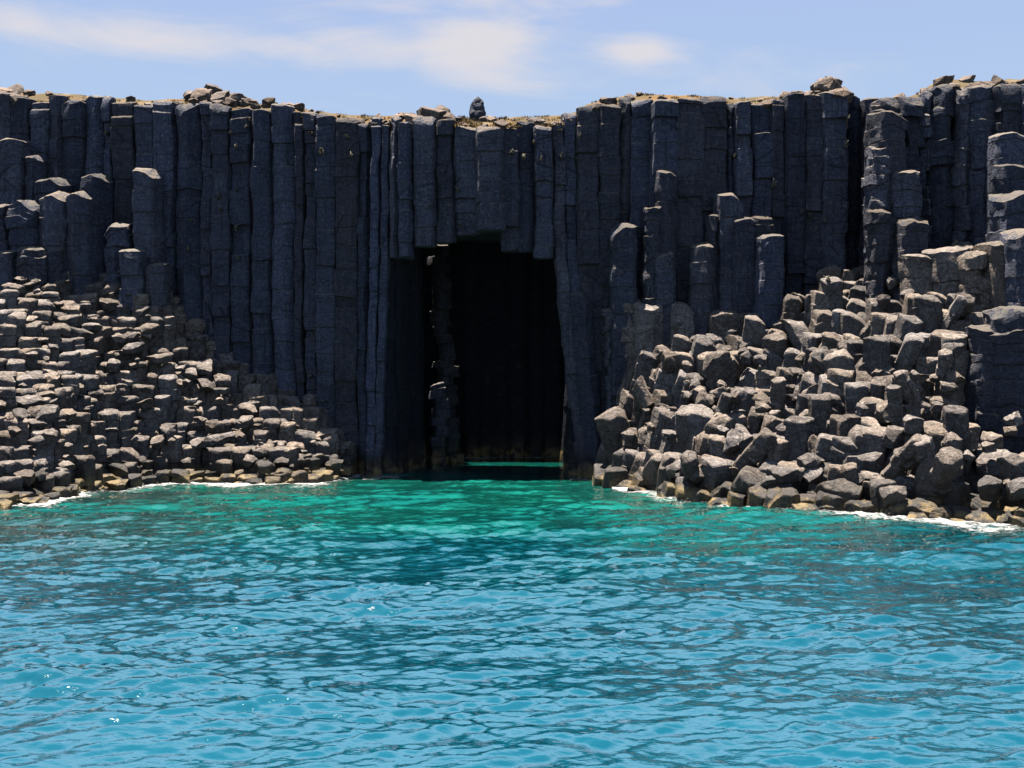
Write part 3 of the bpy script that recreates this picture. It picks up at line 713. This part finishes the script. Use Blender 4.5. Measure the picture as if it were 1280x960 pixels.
# ------------------------------------------------------------------ sky, sun, camera
EL, AZ = math.radians(80), math.radians(-38)         # azimuth from +Y (behind the cliff), towards +X
sd = Vector((math.sin(AZ) * math.cos(EL), math.cos(AZ) * math.cos(EL), math.sin(EL)))
sun = bpy.data.lights.new('sun', 'SUN'); sun.energy = 5.0; sun.angle = math.radians(.53); sun.color = (1, .955, .88)
so = bpy.data.objects.new('sun', sun); COL.objects.link(so); so.rotation_euler = sd.to_track_quat('Z', 'Y').to_euler()
w = bpy.data.worlds.new('World'); scene.world = w; w.use_nodes = True
k = NT('', w)
st = k.n('ShaderNodeTexSky', _sky_type='NISHITA', _sun_disc=False, _sun_elevation=EL, _sun_rotation=AZ, _air_density=.75, _dust_density=.15, _ozone_density=3., _altitude=10)
tc = k.n('ShaderNodeTexCoord').outputs['Generated']
sep = k.n('ShaderNodeSeparateXYZ'); k.l(tc, sep.inputs[0])
el = k.math('DIVIDE', sep.outputs[2], k.math('MAXIMUM', k.math('SQRT', k.math('ADD', k.math('POWER', sep.outputs[0], 2.), k.math('POWER', sep.outputs[1], 2.))), .01))
bear = k.math('DIVIDE', sep.outputs[0], k.math('MAXIMUM', k.math('ABSOLUTE', sep.outputs[1]), .01))
cv = k.n('ShaderNodeCombineXYZ'); k.l(bear, cv.inputs[0]); k.l(el, cv.inputs[1])
c1 = k.noise(k.mapping(cv.outputs[0], (3.0, 11, 1), (1.3, .2, 0)), 1., 8, .62, 1.1)
c2 = k.noise(k.mapping(cv.outputs[0], (9, 30, 1), (4, 2, 0)), 1., 6, .6, .5)
def blob(bx, by, rx, ry):
    dx = k.math('DIVIDE', k.math('SUBTRACT', bear, bx), rx); dy = k.math('DIVIDE', k.math('SUBTRACT', el, by), ry)
    return k.math('POWER', 2.718, k.math('MULTIPLY', k.math('ADD', k.math('MULTIPLY', dx, dx), k.math('MULTIPLY', dy, dy)), -1.))
def pxel(x, y): return (x - 640) / F_PX, (HOR - y) / F_PX
m = None
SKYS = .05
for x, y, rx, ry, a in ((200, 68, 300, 26, .9), (420, 55, 90, 30, .65), (590, 60, 75, 50, .75), (800, 68, 45, 17, .8), (560, 5, 170, 22, .6), (760, 5, 60, 12, .4), (1100, -60, 300, 40, .5), (200, -180, 500, 70, .5)):
    q = k.math('MULTIPLY', blob(*pxel(x, y), rx / F_PX, ry / F_PX), a); m = q if m is None else k.math('MAXIMUM', m, q)
cl = k.ramp(k.math('ADD', k.math('ADD', k.math('MULTIPLY', c1, 1.0), k.math('MULTIPLY', c2, .3)), k.math('MULTIPLY', m, .5)), .66, 1.12)
cl = k.math('MULTIPLY', cl, .9)
# thin high veil held ahead so the cliff stays dim; clear deep blue behind
ahead = k.ramp(sep.outputs[1], .35, .8); veil = k.math('MULTIPLY', ahead, k.ramp(el, 1.1, 2.2, .9, 0.))
E = SKYS
hi = k.ramp(el, .40, .75)  # added brightness above the view, put in for the water's reflections
vc = k.mix(k.ramp(el, .20, .36), (.218 / E, .29 / E, .405 / E), (.205 / E, .262 / E, .402 / E))
vc = k.mix(hi, vc, (.36 / E, .44 / E, .58 / E))
skyc = k.mix(veil, st.outputs[0], vc)
skyc = k.mix(cl, skyc, (.35 / E, .337 / E, .352 / E))
bg = k.n('ShaderNodeBackground'); k.l(skyc, bg.inputs[0]); bg.inputs[1].default_value = SKYS
o = k.n('ShaderNodeOutputWorld'); k.l(bg.outputs[0], o.inputs[0])

cd = bpy.data.cameras.new('camera'); cam = bpy.data.objects.new('camera', cd); COL.objects.link(cam); scene.camera = cam
cd.lens = 36 * F_PX / 1280; cd.sensor_width = 36; cd.clip_end = 6000; cd.clip_start = .1
cam.location = (0, 0, CAMZ); cam.rotation_euler = (math.radians(90) - math.atan((480 - HOR) / F_PX), 0, 0)
scene.view_settings.view_transform = 'Standard'; scene.view_settings.look = 'None'; scene.view_settings.exposure = 1.12; scene.view_settings.gamma = 1
scene.render.engine = 'CYCLES'; scene.cycles.use_denoising = True; scene.cycles.sample_clamp_direct = 5.; scene.cycles.max_bounces = 6; scene.cycles.diffuse_bounces = 0; scene.cycles.use_adaptive_sampling = True; scene.cycles.adaptive_threshold = .01

# ------------------------------------------------------------------ who is in view: what the photo does not show as a thing of its own joins the rock mass
bpy.context.view_layer.update(); dg = bpy.context.evaluated_depsgraph_get()
def geo_of(ob):
    me = ob.data; n = len(me.vertices); co = np.empty(n * 3, np.float32); me.vertices.foreach_get('co', co)
    V = co.reshape(-1, 3) + np.array(ob.location); sizes = np.empty(len(me.polygons), np.int32); me.polygons.foreach_get('loop_total', sizes)
    li = np.empty(len(me.loops), np.int32); me.loops.foreach_get('vertex_index', li); st_ = np.concatenate([[0], np.cumsum(sizes)[:-1]])
    return V, [li[(st_[sizes == q][:, None] + np.arange(q))] for q in (3, 4) if (sizes == q).any()]
from mathutils.bvhtree import BVHTree
others = [o for o in scene.objects if o.type == 'MESH' and o.name in ('cliff', 'cave_walls', 'plateau_ground', 'rock_slope', 'rock_slope.001')]
Vs, Ts, owner, n = [], [], [], 0
for k_, ob in enumerate([d['ob'] for d in THINGS] + others):
    V, Fs = geo_of(ob)
    for F in Fs:
        for q in range(1, F.shape[1] - 1): Ts.append(F[:, [0, q, q + 1]] + n); owner.append(np.full(len(F), k_ if k_ < len(THINGS) else -1))
    Vs.append(V); n += len(V)
Vs = np.concatenate(Vs); Ts = np.concatenate(Ts); owner = np.concatenate(owner)
tm = bpy.data.meshes.new('tmp'); tm.vertices.add(len(Vs)); tm.vertices.foreach_set('co', Vs.astype(np.float32).ravel()); tm.loops.add(Ts.size); tm.loops.foreach_set('vertex_index', Ts.astype(np.int32).ravel())
tm.polygons.add(len(Ts)); tm.polygons.foreach_set('loop_start', (np.arange(len(Ts)) * 3).astype(np.int32)); tm.update(calc_edges=True)
to = bpy.data.objects.new('tmp', tm); COL.objects.link(to); bpy.context.view_layer.update()
GW, GH = 512, 384
print('built', time.time() - T0)
for gy in range(20, int(GH * .72)):
    for gx_ in range(GW):
        px, py = (gx_ + .5) * 1280 / GW, (gy + .5) * 960 / GH
        ok, loc, nn, ii = to.ray_cast(Vector((0, 0, CAMZ)), Vector((U(px), 1, (HOR - py) / F_PX)).normalized(), distance=300)
        if ok and loc[2] > 0 and owner[ii] >= 0:
            d = THINGS[owner[ii]]; d['hits'] += 1; d['sx'] = d.get('sx', 0) + px; d['sy'] = d.get('sy', 0) + py
bpy.data.objects.remove(to); bpy.data.meshes.remove(tm)
print('rays', time.time() - T0)
LIMIT = {'basalt_block': 300, 'basalt_slab': 300, 'boulder': 300}
rest = {}
for kind in {d['kind'] for d in THINGS}:
    ds = sorted([d for d in THINGS if d['kind'] == kind], key=lambda d: (-(d['hits'] >= 1 and 'label' in d), -d['hits']))
    keep = 0
    for d in ds:
        if d['hits'] >= 4 and keep < LIMIT.get(kind, 999) or (d['hits'] >= 2 and 'label' in d): keep += 1; d['keep'] = True
        else: d['keep'] = False; rest.setdefault((kind, d['mat'].name, d['hits'] > 0), []).append(d)
    print(kind, len(ds), 'kept', keep)
def drop(ds, name, kind, mat):
    items = []
    for d in ds:
        items.append(geo_of(d['ob'])); bpy.data.objects.remove(d['ob'])
    setting(mesh_obj(name, *joined(items), mat), kind)
for (kind, mn, vis), ds in rest.items():
    nm = {'basalt_column': 'cliff', 'broken_column': 'cliff', 'leaning_column': 'cliff', 'grass_tuft': 'cliff_grass'}.get(kind, 'rubble')
    drop(ds, nm, 'structure' if nm == 'cliff' else 'stuff', bpy.data.materials[mn])
live = [d for d in THINGS if d['keep']]

# ------------------------------------------------------------------ labels
ORD = 'first second third fourth fifth sixth seventh eighth ninth tenth eleventh twelfth thirteenth fourteenth fifteenth sixteenth seventeenth eighteenth nineteenth twentieth twenty-first twenty-second twenty-third twenty-fourth'.split()
cols = sorted([d for d in live if d['kind'] == 'basalt_column'], key=lambda d: d['px'])
def number(sel, fmt, rev=False):
    for n, d in enumerate(reversed(sel) if rev else sel): d['label'] = fmt.format(ORD[n]); d['short'] = d['label']
number([d for d in cols if d['px'] < 205], 'full height dark basalt column, {} from the left photo edge')
number([d for d in cols if 205 <= d['px'] < 488], 'full height dark basalt column, {} to the left of the cave mouth', True)
number([d for d in cols if d['hang']], 'dark column hanging over the cave mouth, {} from its left side')
number([d for d in cols if not d['hang'] and 600 < d['px'] < 880], 'full height dark basalt column, {} to the right of the cave mouth')
number([d for d in cols if 880 <= d['px'] < 1090], 'full height dark basalt column, {} left of the corner of the right buttress', True)
number([d for d in cols if d['px'] >= 1090], 'dark column of the protruding right buttress, {} from its left corner')
tf = [d for d in live if d['kind'] == 'grass_tuft']
for n, d in enumerate(tf):
    c = min(cols, key=lambda q: abs(q['px'] - d['px'])); same = sorted([t for t in tf if min(cols, key=lambda q: abs(q['px'] - t['px'])) is c], key=lambda t: t['py'])
    pos = '' if len(same) == 1 else (('upper ', 'lower ') if len(same) == 2 else ('top ', 'middle ', 'bottom ') if len(same) == 3 else [o + ' from top ' for o in ORD])[same.index(d)]
    d['label'] = (f"pale tuft, {pos}on the " if 'from' in pos else f"{pos}pale tuft on the ") + c['label'].replace('full height dark basalt ', '').replace('dark ', '')
def zone(d):
    px, py = d['sx'] / d['hits'], d['sy'] / d['hits']; a = d['hits'] * 6
    if d['kind'] == 'rim_rock':
        w = 'tiny' if a < 60 else 'small' if a < 140 else 'larger'
        if px < 225: wh = 'skyline left of the left rubble heap'
        elif px < 320: wh = 'rubble heap on the left skyline'
        elif px < 480: wh = 'skyline between left rubble heap and cave'
        elif px < 575: wh = 'skyline just left of the lone upright boulder'
        elif px < 715: wh = 'skyline just right of the lone upright boulder'
        elif px < 850: wh = 'skyline just past the step right of the cave'
        elif px < 985: wh = 'skyline midway between cave and right hump'
        elif px < 1056: wh = 'hump on the right skyline'
        elif px < 1140: wh = 'dip between right hump and buttress'
        else: wh = 'top of the right buttress'
        return f'{w} brown rock on the {wh}'
    side = d['side']; sz = 'tiny' if a < 60 else 'small' if a < 140 else 'medium' if a < 330 else 'large' if a < 700 else 'very large'
    ht = d['c'][2] if d['kind'] == 'boulder' else d['hi'][2]
    tier = 'at the waterline' if ht < 1.3 else 'low' if ht < 3 else 'halfway up' if ht < 5.2 else 'high up' if ht < 8 else 'near the top'
    if side == 'left': lat = 'near photo edge' if px < 110 else 'mid slope' if px < 260 else 'cave side' if px < 370 else 'cave tip'
    else: lat = 'cave tip' if px < 860 else 'cave side' if px < 980 else 'mid slope' if px < 1120 else 'near photo edge'
    shape = 'loose boulder' if d['kind'] == 'boulder' else ('flat topped block' if side == 'left' else 'angular block')
    return f'{sz} {shape} {tier} on the {side} slope, {lat}'
zs = {}
for d in live:
    if 'label' not in d: d['label'] = z_ = zone(d); zs.setdefault(z_, []).append(d)
for z_, ds in zs.items():
    for d in ds: d['group'] = z_.replace('tan ', '').replace('block', 'blocks').replace('boulder', 'boulders').replace('brown rock', 'brown rocks') if len(ds) > 1 else None
    if len(ds) == 2 or len(ds) == 3:                          # two or three alike: by their order from left to right
        ds.sort(key=lambda d: d['sx'] / d['hits'])
        for nm, d in zip(('leftmost', 'rightmost') if len(ds) == 2 else ('leftmost', 'middle', 'rightmost'), ds): d['label'] = f'{nm} ' + d['label']
for d in live:
    o = d['ob']; o['label'] = d['label']; o['category'] = d['cat']; o['kind'] = 'thing'
    if d['group']: o['group'] = d['group']
print('things', len(live), 'done', time.time() - T0)
